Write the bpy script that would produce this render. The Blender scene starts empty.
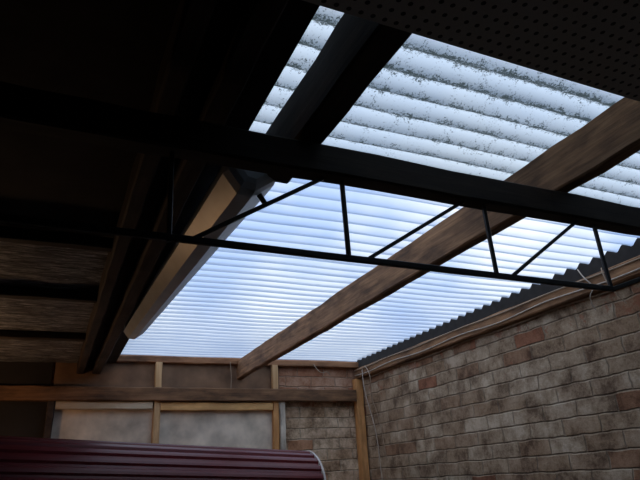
import bpy, bmesh, math, random
from mathutils import Vector, Matrix
random.seed(4)
H=1.5
S=bpy.context.scene
S.view_settings.view_transform='Standard'
S.view_settings.look='None'
S.view_settings.exposure=0.0

# ---------------- materials ----------------
def newmat(name):
    m=bpy.data.materials.new(name); m.use_nodes=True
    nt=m.node_tree; nt.nodes.clear()
    return m,nt
def N(nt,t,**kw):
    n=nt.nodes.new(t)
    for k,v in kw.items():
        if k.startswith('i_'):
            n.inputs[k[2:].replace('_',' ')].default_value=v
        else: setattr(n,k,v)
    return n
def ramp(nt,stops):
    r=nt.nodes.new('ShaderNodeValToRGB')
    e=r.color_ramp.elements
    e[0].position=stops[0][0]; e[0].color=(*stops[0][1],1)
    e[1].position=stops[-1][0]; e[1].color=(*stops[-1][1],1)
    for p,c in stops[1:-1]:
        x=e.new(p); x.color=(*c,1)
    return r
def finish(nt,bsdf):
    o=nt.nodes.new('ShaderNodeOutputMaterial'); nt.links.new(bsdf.outputs[0],o.inputs[0])
def math_(nt,op,a,b=None,c=None):
    n=nt.nodes.new('ShaderNodeMath'); n.operation=op
    for i,v in enumerate((a,b,c)):
        if v is None: continue
        if isinstance(v,(int,float)): n.inputs[i].default_value=v
        else: nt.links.new(v,n.inputs[i])
    return n.outputs[0]
def mixc(nt,f,a,b,mode='MIX'):
    n=nt.nodes.new('ShaderNodeMix'); n.data_type='RGBA'; n.blend_type=mode
    for s,v in ((n.inputs[0],f),(n.inputs[6],a),(n.inputs[7],b)):
        if isinstance(v,(int,float)): s.default_value=v
        elif isinstance(v,tuple): s.default_value=(*v,1)
        else: nt.links.new(v,s)
    return n.outputs[2]

def wood(name,c1,c2,axis='Y',rough=.8,grain=40,stain=(.30,.28,.27)):
    m,nt=newmat(name)
    tc=N(nt,'ShaderNodeTexCoord'); mp=N(nt,'ShaderNodeMapping')
    sc=[grain]*3; sc['XYZ'.index(axis)]=grain*.05
    mp.inputs['Scale'].default_value=sc
    nt.links.new(tc.outputs['Object'],mp.inputs[0])
    n1=N(nt,'ShaderNodeTexNoise',i_Scale=1.0,i_Detail=6.0,i_Roughness=.65,i_Distortion=.6)
    nt.links.new(mp.outputs[0],n1.inputs['Vector'])
    r=ramp(nt,[(.3,c1),(.55,tuple((a+b)/2 for a,b in zip(c1,c2))),(.72,c2)])
    nt.links.new(n1.outputs[0],r.inputs[0])
    mp2=N(nt,'ShaderNodeMapping'); sc2=[1,1,1]; sc2['XYZ'.index(axis)]=.35
    mp2.inputs['Scale'].default_value=sc2; nt.links.new(tc.outputs['Object'],mp2.inputs[0])
    n2=N(nt,'ShaderNodeTexNoise',i_Scale=11.0,i_Detail=6.0,i_Roughness=.6)
    nt.links.new(mp2.outputs[0],n2.inputs['Vector'])
    r2=ramp(nt,[(.36,stain),(.50,(.75,.73,.71)),(.62,(1,1,1))])
    nt.links.new(n2.outputs[0],r2.inputs[0])
    col=mixc(nt,.9,r.outputs[0],r2.outputs[0],'MULTIPLY')
    b=N(nt,'ShaderNodeBsdfPrincipled',i_Roughness=rough)
    nt.links.new(col,b.inputs['Base Color'])
    bp=N(nt,'ShaderNodeBump',i_Strength=.5,i_Distance=.004)
    nt.links.new(n1.outputs[0],bp.inputs['Height']); nt.links.new(bp.outputs[0],b.inputs['Normal'])
    finish(nt,b); return m
def plain(name,c,rough=.7,metal=0,var=.3,scale=12,bump=.1):
    m,nt=newmat(name)
    tc=N(nt,'ShaderNodeTexCoord')
    n=N(nt,'ShaderNodeTexNoise',i_Scale=float(scale),i_Detail=5.0)
    nt.links.new(tc.outputs['Object'],n.inputs['Vector'])
    r=ramp(nt,[(.3,tuple(x*(1-var) for x in c)),(.7,tuple(min(1,x*(1+var)) for x in c))])
    nt.links.new(n.outputs[0],r.inputs[0])
    b=N(nt,'ShaderNodeBsdfPrincipled',i_Roughness=rough,i_Metallic=metal)
    nt.links.new(r.outputs[0],b.inputs['Base Color'])
    bp=N(nt,'ShaderNodeBump',i_Strength=bump,i_Distance=.01)
    nt.links.new(n.outputs[0],bp.inputs['Height']); nt.links.new(bp.outputs[0],b.inputs['Normal'])
    finish(nt,b); return m

def brick(name,horiz,gain=1.0):
    m,nt=newmat(name)
    tc=N(nt,'ShaderNodeTexCoord'); sp=N(nt,'ShaderNodeSeparateXYZ'); cb=N(nt,'ShaderNodeCombineXYZ')
    nt.links.new(tc.outputs['Object'],sp.inputs[0])
    nz=N(nt,'ShaderNodeTexNoise',i_Scale=9.0,i_Detail=4.0)
    nt.links.new(tc.outputs['Object'],nz.inputs['Vector'])
    off=math_(nt,'MULTIPLY',math_(nt,'SUBTRACT',nz.outputs[0],.5),.05)
    nt.links.new(math_(nt,'ADD',sp.outputs[horiz],off),cb.inputs[0])
    nt.links.new(math_(nt,'ADD',sp.outputs['Z'],math_(nt,'MULTIPLY',off,.5)),cb.inputs[1])
    bt=nt.nodes.new('ShaderNodeTexBrick'); bt.offset=.5
    bt.inputs['Scale'].default_value=1
    bt.inputs['Brick Width'].default_value=.24
    bt.inputs['Row Height'].default_value=.086
    bt.inputs['Mortar Size'].default_value=.007
    bt.inputs['Mortar Smooth'].default_value=1.0
    bt.inputs['Bias'].default_value=0
    bt.inputs['Color1'].default_value=(.0,.0,.0,1)
    bt.inputs['Color2'].default_value=(1,1,1,1)
    bt.inputs['Mortar'].default_value=(.5,.5,.5,1)
    nt.links.new(cb.outputs[0],bt.inputs['Vector'])
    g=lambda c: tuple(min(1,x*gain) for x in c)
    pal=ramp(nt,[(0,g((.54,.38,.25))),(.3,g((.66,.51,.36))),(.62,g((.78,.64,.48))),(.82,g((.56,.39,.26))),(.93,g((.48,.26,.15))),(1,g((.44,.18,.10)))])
    nt.links.new(bt.outputs['Color'],pal.inputs[0])
    n2=N(nt,'ShaderNodeTexNoise',i_Scale=6.0,i_Detail=10.0,i_Roughness=.78)
    nt.links.new(tc.outputs['Object'],n2.inputs['Vector'])
    r2=ramp(nt,[(.39,(.26,.20,.16)),(.5,(.68,.62,.56)),(.62,(1,1,1))])
    nt.links.new(n2.outputs[0],r2.inputs[0])
    col=mixc(nt,1.0,pal.outputs[0],r2.outputs[0],'MULTIPLY')
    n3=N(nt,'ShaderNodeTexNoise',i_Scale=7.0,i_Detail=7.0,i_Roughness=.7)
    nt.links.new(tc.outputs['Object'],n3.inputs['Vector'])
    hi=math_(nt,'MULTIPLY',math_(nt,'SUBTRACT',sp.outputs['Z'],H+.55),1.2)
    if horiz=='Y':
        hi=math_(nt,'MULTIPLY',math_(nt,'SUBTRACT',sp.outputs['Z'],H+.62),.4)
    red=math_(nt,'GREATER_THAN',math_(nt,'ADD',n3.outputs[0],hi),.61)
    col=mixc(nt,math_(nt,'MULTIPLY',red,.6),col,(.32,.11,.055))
    col=mixc(nt,math_(nt,'MULTIPLY',bt.outputs['Fac'],.5),col,g((.32,.24,.17)))
    b=N(nt,'ShaderNodeBsdfPrincipled',i_Roughness=.9)
    nt.links.new(col,b.inputs['Base Color'])
    hgt=math_(nt,'ADD',math_(nt,'SUBTRACT',1.0,bt.outputs['Fac']),math_(nt,'MULTIPLY',n2.outputs[0],1.3))
    bp=N(nt,'ShaderNodeBump',i_Strength=.8,i_Distance=.014)
    nt.links.new(hgt,bp.inputs['Height']); nt.links.new(bp.outputs[0],b.inputs['Normal'])
    finish(nt,b); return m

def sheetmat(name,pitch,phase,lichen):
    m,nt=newmat(name)
    tc=N(nt,'ShaderNodeTexCoord'); sp=N(nt,'ShaderNodeSeparateXYZ')
    nt.links.new(tc.outputs['Object'],sp.inputs[0])
    ph=math_(nt,'MULTIPLY',math_(nt,'ADD',sp.outputs['Y'],phase),2*math.pi/pitch)
    tr=math_(nt,'MULTIPLY_ADD',math_(nt,'COSINE',ph),-.5,.5)
    mp=N(nt,'ShaderNodeMapping'); mp.inputs['Scale'].default_value=(2,14,1)
    nt.links.new(tc.outputs['Object'],mp.inputs[0])
    nz=N(nt,'ShaderNodeTexNoise',i_Scale=1.0,i_Detail=5.0)
    nt.links.new(mp.outputs[0],nz.inputs['Vector'])
    tr2=math_(nt,'POWER',tr,2.2)
    dirt=math_(nt,'MULTIPLY',tr2,math_(nt,'MULTIPLY_ADD',nz.outputs[0],.9,.22))
    if lichen: base=(.68,.75,.78); dcol=(.13,.17,.20)
    else: base=(.93,.96,.98); dcol=(.36,.49,.68)
    col=mixc(nt,dirt,base,dcol)
    tl=N(nt,'ShaderNodeBsdfTranslucent'); nt.links.new(col,tl.inputs[0])
    tp=N(nt,'ShaderNodeBsdfTransparent'); nt.links.new(col,tp.inputs[0])
    mx=N(nt,'ShaderNodeMixShader'); mx.inputs[0].default_value=.12 if lichen else .6
    nt.links.new(tl.outputs[0],mx.inputs[1]); nt.links.new(tp.outputs[0],mx.inputs[2])
    gl=N(nt,'ShaderNodeBsdfGlossy',i_Roughness=.35); gl.inputs[0].default_value=(.8,.8,.8,1)
    m2=N(nt,'ShaderNodeMixShader'); m2.inputs[0].default_value=.04
    nt.links.new(mx.outputs[0],m2.inputs[1]); nt.links.new(gl.outputs[0],m2.inputs[2])
    out=m2
    if lichen:
        n1=N(nt,'ShaderNodeTexNoise',i_Scale=150.0,i_Detail=6.0,i_Roughness=.8)
        n2=N(nt,'ShaderNodeTexNoise',i_Scale=30.0,i_Detail=5.0,i_Roughness=.7)
        nt.links.new(tc.outputs['Object'],n1.inputs['Vector']); nt.links.new(tc.outputs['Object'],n2.inputs['Vector'])
        s=math_(nt,'ADD',n1.outputs[0],math_(nt,'MULTIPLY',math_(nt,'SUBTRACT',n2.outputs[0],.5),.55))
        fl=math_(nt,'MULTIPLY',math_(nt,'SINE',math_(nt,'ADD',ph,.3)),-.12)
        s=math_(nt,'ADD',s,fl)
        yy=math_(nt,'MULTIPLY',math_(nt,'SUBTRACT',1.1,sp.outputs['Y']),.05)
        s=math_(nt,'ADD',s,yy)
        k=N(nt,'ShaderNodeMapRange',interpolation_type='SMOOTHSTEP'); nt.links.new(s,k.inputs[0])
        k.inputs[1].default_value=.475; k.inputs[2].default_value=.56
        df=N(nt,'ShaderNodeBsdfTranslucent'); df.inputs[0].default_value=(.05,.065,.06,1)
        m3=N(nt,'ShaderNodeMixShader'); nt.links.new(math_(nt,'MULTIPLY',k.outputs[0],.93),m3.inputs[0])
        nt.links.new(out.outputs[0],m3.inputs[1]); nt.links.new(df.outputs[0],m3.inputs[2]); out=m3
    finish(nt,out); return m

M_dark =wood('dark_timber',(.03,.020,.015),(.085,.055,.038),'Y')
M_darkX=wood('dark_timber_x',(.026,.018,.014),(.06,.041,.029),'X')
M_raft =wood('rafter_timber',(.15,.075,.036),(.50,.27,.13),'Y',grain=55)
M_grey =plain('grey_painted_metal',(.50,.56,.62),.35,0,.12,9,.05)
M_plate=wood('plate_timber',(.20,.10,.045),(.46,.25,.12),'Y')
M_headX=wood('header_timber',(.24,.11,.05),(.50,.25,.12),'X')
M_railX=wood('rail_timber',(.14,.07,.033),(.36,.19,.09),'X')
M_orX  =wood('fresh_rail_timber',(.78,.42,.15),(.97,.62,.27),'X',stain=(.7,.65,.6))
M_paleX=wood('pale_rail_timber',(.60,.50,.36),(.86,.76,.58),'X',stain=(.7,.65,.6))
M_stud =wood('stud_timber',(.62,.38,.18),(.88,.60,.33),'Z',stain=(.7,.65,.6))
M_orZ  =wood('post_timber',(.62,.29,.10),(.92,.50,.20),'Z',stain=(.6,.55,.5))
M_paleZ=wood('pale_stud_timber',(.60,.54,.44),(.84,.76,.64),'Z')
M_panel=plain('fibre_cement_sheet',(.66,.57,.46),.85,0,.35,6)
M_hard =plain('hardboard_sheet',(.20,.115,.065),.8,0,.4,6)
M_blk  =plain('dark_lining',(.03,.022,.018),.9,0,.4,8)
M_steel=plain('painted_steel',(.02,.02,.022),.5,.3,.3,40)
M_floor=plain('concrete_floor',(.08,.075,.07),.9,0,.3,3)
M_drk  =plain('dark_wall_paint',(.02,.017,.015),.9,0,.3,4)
M_wavy =plain('dark_wavy_strip',(.025,.022,.02),.95,0,.3,20)
M_cable=plain('cable_sheath',(.34,.25,.17),.6,0,.2,30)
M_cableW=plain('white_cord',(.48,.41,.34),.6,0,.2,30)
M_red  =plain('red_painted_steel',(.11,.010,.013),.40,0,.15,5,.03)
M_white=plain('white_nylon_strip',(.55,.50,.46),.5,0,.1,20)
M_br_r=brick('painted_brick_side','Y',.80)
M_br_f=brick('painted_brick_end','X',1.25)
m,nt=newmat('fill_glass'); b=N(nt,'ShaderNodeBsdfPrincipled',i_Roughness=.2)
b.inputs['Base Color'].default_value=(1,.9,.75,1); b.inputs['Emission Color'].default_value=(1,.75,.5,1); b.inputs['Emission Strength'].default_value=3
finish(nt,b); M_fill=m  # glowing glass of the added fill lamp

# foil
m,nt=newmat('foil_insulation_sheet')
tc=N(nt,'ShaderNodeTexCoord'); mp=N(nt,'ShaderNodeMapping'); mp.inputs['Scale'].default_value=(9,70,1)
nt.links.new(tc.outputs['Object'],mp.inputs[0])
n=N(nt,'ShaderNodeTexNoise',i_Scale=1.0,i_Detail=6.0,i_Roughness=.75,i_Distortion=.8); nt.links.new(mp.outputs[0],n.inputs['Vector'])
r=ramp(nt,[(.44,(.09,.09,.095)),(.54,(.32,.33,.35)),(.62,(.85,.9,.95))]); nt.links.new(n.outputs[0],r.inputs[0])
b=N(nt,'ShaderNodeBsdfPrincipled',i_Roughness=.4,i_Metallic=.3); nt.links.new(r.outputs[0],b.inputs['Base Color'])
bp=N(nt,'ShaderNodeBump',i_Strength=1.0,i_Distance=.03); nt.links.new(n.outputs[0],bp.inputs['Height']); nt.links.new(bp.outputs[0],b.inputs['Normal'])
finish(nt,b); M_foil=m
# pegboard
m,nt=newmat('pegboard_sheet')
tc=N(nt,'ShaderNodeTexCoord'); sp=N(nt,'ShaderNodeSeparateXYZ'); nt.links.new(tc.outputs['Object'],sp.inputs[0])
fx=math_(nt,'SUBTRACT',math_(nt,'FRACT',math_(nt,'MULTIPLY',sp.outputs['X'],40)),.5)
fy=math_(nt,'SUBTRACT',math_(nt,'FRACT',math_(nt,'MULTIPLY',sp.outputs['Y'],40)),.5)
d=math_(nt,'SQRT',math_(nt,'ADD',math_(nt,'MULTIPLY',fx,fx),math_(nt,'MULTIPLY',fy,fy)))
k=math_(nt,'LESS_THAN',d,.2)
col=mixc(nt,k,(.55,.50,.45),(.015,.012,.01))
b=N(nt,'ShaderNodeBsdfPrincipled',i_Roughness=.6); nt.links.new(col,b.inputs['Base Color'])
finish(nt,b); M_peg=m

# ---------------- mesh helpers ----------------
def link(name,me,mat=None,parent=None,smooth=False):
    o=bpy.data.objects.new(name,me); S.collection.objects.link(o)
    if mat: me.materials.append(mat)
    if smooth:
        for p in me.polygons: p.use_smooth=True
    if parent: o.parent=parent
    return o
def empty(name,loc=(0,0,0)):
    o=bpy.data.objects.new(name,None); S.collection.objects.link(o); o.empty_display_size=.1
    return o
def box(name,x0,x1,y0,y1,z0,z1,mat,parent=None,bev=0.0):
    bm=bmesh.new(); bmesh.ops.create_cube(bm,size=1)
    for v in bm.verts:
        v.co=Vector(((x0+x1)/2+v.co.x*(x1-x0),(y0+y1)/2+v.co.y*(y1-y0),H+(z0+z1)/2+v.co.z*(z1-z0)))
    if bev: bmesh.ops.bevel(bm,geom=bm.edges[:],offset=bev,segments=2,affect='EDGES')
    me=bpy.data.meshes.new(name); bm.to_mesh(me); bm.free()
    return link(name,me,mat,parent)
def beam(name,p0,p1,w,h,mat,parent=None,w1=None,h1=None,jit=.0025,ch=.006,seg=.12,up=(0,0,1),dome=0):
    """sawn timber with worn arrises; p0,p1 = section centres (z relative to eye level)"""
    p0=Vector(p0)+Vector((0,0,H)); p1=Vector(p1)+Vector((0,0,H))
    d=p1-p0; L=d.length; d.normalize()
    up=Vector(up); side=d.cross(up).normalized(); upv=side.cross(d).normalized()
    w1=w1 or w; h1=h1 or h
    n=max(2,int(L/seg)); bm=bmesh.new(); rings=[]
    st=[(i/n,1) for i in range(n+1)]
    if dome: st=[(0,.55),(dome*.12/L,.75),(dome*.4/L,.92),(dome/L,1)]+[s for s in st if s[0]*L>dome*1.2]
    for t,f in st:
        a=(w+(w1-w)*t)/2*f; b_=(h+(h1-h)*t)/2*f
        c=min(ch,a*.5,b_*.5)
        prof=[(-a+c,-b_),(a-c,-b_),(a,-b_+c),(a,b_-c),(a-c,b_),(-a+c,b_),(-a,b_-c),(-a,-b_+c)]
        ox,oy=random.uniform(-jit,jit),random.uniform(-jit,jit)
        rings.append([bm.verts.new(p0+d*(L*t)+side*(x+ox+random.uniform(-jit,jit)*.4)+upv*(y+oy+random.uniform(-jit,jit)*.4)) for x,y in prof])
    for i in range(len(rings)-1):
        for k in range(8):
            bm.faces.new((rings[i][k],rings[i][(k+1)%8],rings[i+1][(k+1)%8],rings[i+1][k]))
    bm.faces.new(rings[0]); bm.faces.new(rings[-1])
    bmesh.ops.recalc_face_normals(bm,faces=bm.faces[:])
    me=bpy.data.meshes.new(name); bm.to_mesh(me); bm.free()
    return link(name,me,mat,parent)
def tube(name,pts,r,mat,parent=None,smooth=True):
    cu=bpy.data.curves.new(name,'CURVE'); cu.dimensions='3D'; cu.bevel_depth=r; cu.bevel_resolution=2; cu.use_fill_caps=True
    sp=cu.splines.new('NURBS' if smooth and len(pts)>2 else 'POLY'); sp.points.add(len(pts)-1)
    for i,p in enumerate(pts): sp.points[i].co=(p[0],p[1],p[2]+H,1)
    if smooth and len(pts)>2: sp.order_u=3; sp.use_endpoint_u=True
    tmp=bpy.data.objects.new(name+'_c',cu); S.collection.objects.link(tmp)
    dg=bpy.context.evaluated_depsgraph_get()
    me=bpy.data.meshes.new_from_object(tmp.evaluated_get(dg)); me.name=name
    bpy.data.objects.remove(tmp)
    me.materials.clear()
    return link(name,me,mat,parent,True)
def cyl(name,p0,p1,r,mat,parent=None,seg=16):
    p0=Vector(p0)+Vector((0,0,H)); p1=Vector(p1)+Vector((0,0,H)); d=p1-p0
    bm=bmesh.new(); bmesh.ops.create_cone(bm,cap_ends=True,segments=seg,radius1=r,radius2=r,depth=d.length)
    bmesh.ops.transform(bm,matrix=Matrix.Translation((p0+p1)/2)@d.to_track_quat('Z','Y').to_matrix().to_4x4(),verts=bm.verts)
    me=bpy.data.meshes.new(name); bm.to_mesh(me); bm.free()
    return link(name,me,mat,parent)

XR=2.52; YF=4.65; ZR=.975
# ---------------- room shell ----------------
box('floor',-2.6,2.75,-1.8,4.9,-1.6,-1.5,M_floor)
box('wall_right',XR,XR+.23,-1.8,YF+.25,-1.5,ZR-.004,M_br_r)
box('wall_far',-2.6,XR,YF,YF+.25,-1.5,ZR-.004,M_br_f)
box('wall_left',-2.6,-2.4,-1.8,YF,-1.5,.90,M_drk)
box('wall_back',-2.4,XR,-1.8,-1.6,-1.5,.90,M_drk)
bm=bmesh.new()
def addbox(bm,x0,x1,y0,y1,z0,z1):
    r=bmesh.ops.create_cube(bm,size=1)
    for v in r['verts']:
        v.co=Vector(((x0+x1)/2+v.co.x*(x1-x0),(y0+y1)/2+v.co.y*(y1-y0),H+(z0+z1)/2+v.co.z*(z1-z0)))
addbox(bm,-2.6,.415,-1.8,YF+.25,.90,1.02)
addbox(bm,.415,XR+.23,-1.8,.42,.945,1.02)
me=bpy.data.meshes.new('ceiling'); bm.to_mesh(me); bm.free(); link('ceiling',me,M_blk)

# ---------------- corrugated translucent roof ----------------
def corrugated(name,x0,x1,y0,y1,z,pitch,amp,mat):
    bm=bmesh.new(); per=14; n=int((y1-y0)/pitch*per); nx=24
    rows=[]
    for j in range(n+1):
        y=y0+(y1-y0)*j/n
        zz=z+amp*math.cos(2*math.pi*y/pitch)
        rows.append([bm.verts.new((x0+(x1-x0)*i/nx,y,H+zz+.002*math.sin(i*.8+y*1.3))) for i in range(nx+1)])
    for j in range(n):
        for i in range(nx):
            bm.faces.new((rows[j][i],rows[j][i+1],rows[j+1][i+1],rows[j+1][i]))
    me=bpy.data.meshes.new(name); bm.to_mesh(me); bm.free()
    return link(name,me,mat,None,True)
P1=.088; P2=.088; A1=.014
corrugated('corrugated_roof_sheet',.40,XR+.2,1.42,YF+.2,ZR,P1,A1,sheetmat('clear_corrugated_plastic',P1,0,False))
corrugated('corrugated_roof_sheet',.40,XR+.2,.38,1.52,ZR+.030,P2,.014,sheetmat('lichen_corrugated_plastic',P2,0,True))
bm=bmesh.new(); prev=None; y=.42  # dark strip between plate and roof, top edge follows the corrugation
while y<YF-.01:
    zt=ZR+A1*math.cos(2*math.pi*y/P1)-.003
    cur=[bm.verts.new((x,y,H+z)) for x,z in ((XR-.028,.885),(XR-.028,zt),(XR-.002,zt),(XR-.002,.885))]
    if prev:
        for k in range(4): bm.faces.new((prev[k],prev[(k+1)%4],cur[(k+1)%4],cur[k]))
    else: bm.faces.new(cur)
    prev=cur; y+=P1/12
bm.faces.new(prev); bmesh.ops.recalc_face_normals(bm,faces=bm.faces[:])
me=bpy.data.meshes.new('trim_3'); bm.to_mesh(me); bm.free(); link('trim_3',me,M_wavy)

# ---------------- rafters and beams ----------------
beam('roof_rafter',(1.395,-1.55,.865),(1.395,4.63,.865),.055,.15,M_raft)
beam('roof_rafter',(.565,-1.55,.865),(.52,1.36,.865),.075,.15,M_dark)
hb=beam('boxed_batten_light_fitting',(.448,1.33,.818),(.378,3.3,.828),.15,.13,M_grey,w1=.105,h1=.095,ch=.03,jit=.0006,up=(-.6,0,.8),dome=.05)
cyl('bolt',(.50,1.40,.735),(.47,1.40,.78),.008,M_steel,hb)
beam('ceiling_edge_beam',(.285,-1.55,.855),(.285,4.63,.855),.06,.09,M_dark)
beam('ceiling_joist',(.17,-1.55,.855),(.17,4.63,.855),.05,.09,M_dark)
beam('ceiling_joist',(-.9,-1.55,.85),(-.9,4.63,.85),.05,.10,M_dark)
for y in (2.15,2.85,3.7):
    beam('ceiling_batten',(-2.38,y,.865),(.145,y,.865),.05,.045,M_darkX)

bm=bmesh.new(); rows=[]; nx,ny=60,60
for j in range(ny+1):
    rows.append([])
    for i in range(nx+1):
        x=-2.35+2.50*i/nx; y=2.12+2.5*j/ny
        rows[-1].append(bm.verts.new((x,y,H+.893-.004*random.random()-.003*math.sin(y*40+x*3))))
for j in range(ny):
    for i in range(nx): bm.faces.new((rows[j][i],rows[j][i+1],rows[j+1][i+1],rows[j+1][i]))
me=bpy.data.meshes.new('foil_insulation'); bm.to_mesh(me); bm.free(); link('foil_insulation',me,M_foil)

box('ceiling_pegboard',.23,XR,-1.6,.70,.782,.793,M_peg)

# ---------------- truss ----------------
T=empty('roof_truss'); YT=1.145
beam('top_chord',(-.6,YT,.745),(XR,YT,.735),.055,.085,M_darkX,T)
beam('bottom_chord',(-.9,YT,.497),(1.525,YT,.482),.012,.016,M_steel,T,jit=.0005,ch=.002)
beam('end_chord',(1.52,YT,.482),(2.2,YT,.70),.010,.014,M_steel,T,jit=0,ch=.002)
for x in (-.27,.19,.62,1.075,1.515):
    beam('web_post',(x,YT,.48),(x-.004,YT,.71),.011,.011,M_steel,T,jit=.0004,ch=.002,up=(0,1,0))
for a,b_ in ((.235,.565),(.67,1.0),(1.13,1.44)):
    beam('web_diagonal',(a,YT,.49),(b_,YT,.70),.010,.010,M_steel,T,jit=.0004,ch=.002,up=(0,1,0))

# ---------------- wall plates ----------------
beam('trim_1',(XR-.03,.2,.85),(XR-.03,YF-.03,.845),.06,.085,M_plate)
beam('trim_2',(-.3,YF-.03,.93),(XR-.02,YF-.03,.925),.06,.05,M_headX)

# ---------------- timber framed end wall ----------------
F=empty('timber_wall_frame')
box('upper_sheet',.0,1.74,YF-.02,YF-.002,.70,.93,M_hard,F)
box('lower_sheet',.0,1.74,YF-.02,YF-.002,-1.5,.62,M_panel,F)
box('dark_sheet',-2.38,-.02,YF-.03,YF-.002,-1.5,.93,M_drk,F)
beam('upper_rail',(-2.35,YF-.06,.668),(XR-.09,YF-.06,.652),.075,.10,M_railX,F)
beam('lower_rail_pale',(.03,YF-.045,.58),(.70,YF-.045,.577),.05,.055,M_paleX,F)
beam('lower_rail',(.76,YF-.045,.57),(1.66,YF-.045,.565),.05,.06,M_orX,F)
for x,mt,w in ((.0,M_dark,.06),(.735,M_stud,.05),(1.69,M_orZ,.045),(1.745,M_paleZ,.05)):
    beam('stud',(x,YF-.045,-1.49),(x,YF-.045,.62),.05,w,mt,F,up=(0,1,0)) 
for x in (.735,1.69):
    beam('upper_stud',(x,YF-.045,.70),(x,YF-.045,.905),.05,.045,M_stud,F,up=(0,1,0))
beam('corner_post',(XR-.045,YF-.045,-1.5),(XR-.045,YF-.045,.80),.07,.07,M_orZ,None,up=(0,1,0))

# ---------------- red roller door ----------------
R=empty('roller_door')
A=Vector((-1.7,3.27,.13)); B=Vector((1.565,3.76,-.08)); ax=(B-A).normalized()
side=ax.cross(Vector((0,0,1))).normalized(); upv=side.cross(ax).normalized()
R0=.255; ribs=26; bm=bmesh.new()
prof=[]
for k in range(ribs):
    for t,rr in ((0,0),(.12,.0),(.2,.006),(.28,.012),(.5,.013),(.72,.012),(.8,.006),(.88,0)):
        prof.append(((k+t)/ribs*2*math.pi,R0-.012+rr))
nl=10; rings=[]
for i in range(nl+1):
    c=A.lerp(B,i/nl)+Vector((0,0,H))
    rings.append([bm.verts.new(c+side*(math.cos(a)*r)+upv*(math.sin(a)*r)) for a,r in prof])
n=len(prof)
for i in range(nl):
    for k in range(n): bm.faces.new((rings[i][k],rings[i][(k+1)%n],rings[i+1][(k+1)%n],rings[i+1][k]))
bm.faces.new(rings[0]); bm.faces.new(rings[-1])
bmesh.ops.recalc_face_normals(bm,faces=bm.faces[:])
me=bpy.data.meshes.new('curtain'); bm.to_mesh(me); bm.free(); link('curtain',me,M_red,R)
def disc(name,c,t,r,mat):
    cyl(name,c-ax*t/2,c+ax*t/2,r,mat,R,48)
disc('edge_strip',B+ax*.004,.014,R0+.004,M_white)
disc('edge_strip',A-ax*.004,.014,R0+.004,M_white)
disc('drum_wheel',B+ax*.02,.02,.19,M_steel); disc('drum_wheel',A-ax*.02,.02,.19,M_steel)
cyl('axle',A-ax*.12,B+ax*.12,.02,M_steel,R)
for c in (A-ax*.1,B+ax*.1):
    beam('stand_post',(c.x,c.y,-1.5),(c.x,c.y,c.z+.03),.05,.06,M_steel,R,jit=0,up=(0,1,0))

# ---------------- cables ----------------
C=empty('wall_cables')
def run(z,x,s):
    pts=[]
    for i in range(25):
        y=.3+4.3*i/24
        pts.append((x-.004*random.random(),y,z+s*math.sin(i*1.3)+random.uniform(-.003,.003)))
    return pts
tube('cable_upper',run(.875,XR-.066,.006),.004,M_cable,C)
tube('cable_lower',run(.83,XR-.066,.010),.004,M_cableW,C)
tube('cable_low',run(.795,XR-.012,.006),.0045,M_cable,C)
G=empty('hanging_wire')
tube('wire_a',[(XR-.07,4.45,.86),(XR-.09,4.42,.70),(XR-.05,4.40,.50),(XR-.03,4.36,.30),(XR-.02,4.37,.05),(XR-.02,4.33,-.3)],.004,M_cableW,G)
tube('wire_b',[(XR-.07,4.40,.88),(XR-.10,4.25,.80),(XR-.06,4.36,.62),(XR-.02,4.30,.42),(XR-.02,4.26,.10)],.0035,M_cable,G)
G2=empty('hanging_wire')
tube('wire_a',[(XR-.067,2.02,.94),(XR-.09,1.98,.88),(XR-.07,1.94,.82),(XR-.08,1.99,.77),(XR-.03,2.0,.72)],.003,M_cableW,G2)
tube('wire_b',[(XR-.067,1.88,.90),(XR-.10,1.86,.80),(XR-.03,1.82,.70)],.003,M_cable,G2)
tube('hanging_string',[(1.30,4.585,.92),(1.31,4.56,.80),(1.30,4.56,.70)],.0025,M_cable,None)
tube('hooked_wire',[(2.05,4.585,.92),(2.05,4.54,.87),(2.10,4.53,.83),(2.16,4.54,.86),(2.19,4.56,.82)],.003,M_cable,None)

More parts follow.
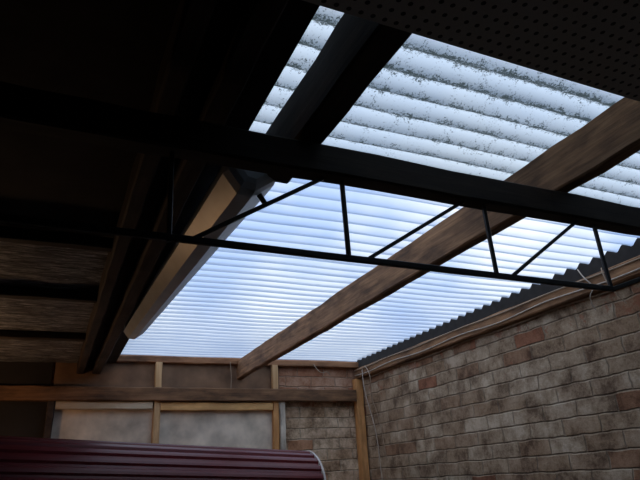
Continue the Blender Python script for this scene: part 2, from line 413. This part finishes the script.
# ---------------- added warm fill lamp, out of view, modelled as a pendant ----------------
LX,LY,LZ=-.85,3.75,.50
PL=empty('added_fill_lamp')
tube('fill_cord',[(LX,LY,.90),(LX+.003,LY,.8),(LX,LY,LZ+.13)],.004,M_steel,PL)
cyl('fill_holder',(LX,LY,LZ+.07),(LX,LY,LZ+.14),.02,M_steel,PL)
bm=bmesh.new(); bmesh.ops.create_uvsphere(bm,u_segments=20,v_segments=14,radius=.032)
for v in bm.verts:
    if v.co.z>0: v.co.x*=1-.9*v.co.z/.06; v.co.y*=1-.9*v.co.z/.06; v.co.z*=2.2
    v.co+=Vector((LX,LY,H+LZ))
me=bpy.data.meshes.new('fill_bulb'); bm.to_mesh(me); bm.free(); link('fill_bulb',me,M_fill,PL,True)
ld=bpy.data.lights.new('added_fill_light','POINT'); ld.energy=8.5; ld.color=(1,.58,.30); ld.shadow_soft_size=.05  # fill light added to warm the far wall, rafter end and foil
lo=bpy.data.objects.new('added_fill_light',ld); S.collection.objects.link(lo); lo.location=(LX,LY,H+LZ-.09); lo.parent=PL

# ---------------- world ----------------
w=bpy.data.worlds.new('sky'); S.world=w; w.use_nodes=True; nt=w.node_tree; nt.nodes.clear()
tc=N(nt,'ShaderNodeTexCoord'); n=N(nt,'ShaderNodeTexNoise',i_Scale=3.2,i_Detail=4.0,i_Roughness=.5)
nt.links.new(tc.outputs['Generated'],n.inputs['Vector'])
r=ramp(nt,[(.40,(.38,.55,.90)),(.58,(1.0,1.0,1.0))]); nt.links.new(n.outputs[0],r.inputs[0])
bg=N(nt,'ShaderNodeBackground',i_Strength=1.4); nt.links.new(r.outputs[0],bg.inputs[0])
o=N(nt,'ShaderNodeOutputWorld'); nt.links.new(bg.outputs[0],o.inputs[0])

# ---------------- camera ----------------
cam=bpy.data.cameras.new('camera'); co=bpy.data.objects.new('camera',cam); S.collection.objects.link(co)
cam.sensor_width=36; cam.lens=572/640*36; cam.clip_start=.01
Yd=Vector((-280,255,572)).normalized(); Xd=Vector((1314,160,572)); Xd=(Xd-Yd*Xd.dot(Yd)).normalized(); Zd=Xd.cross(Yd)
if Zd.y>0: Zd=-Zd
r_=Vector((Xd.x,Yd.x,Zd.x)); d_=Vector((Xd.y,Yd.y,Zd.y)); f_=Vector((Xd.z,Yd.z,Zd.z))
Mx=Matrix.Identity(4)
for i in range(3):
    Mx[i][0]=r_[i]; Mx[i][1]=-d_[i]; Mx[i][2]=-f_[i]
Mx.translation=(0,0,H)
co.matrix_world=Mx
S.camera=co
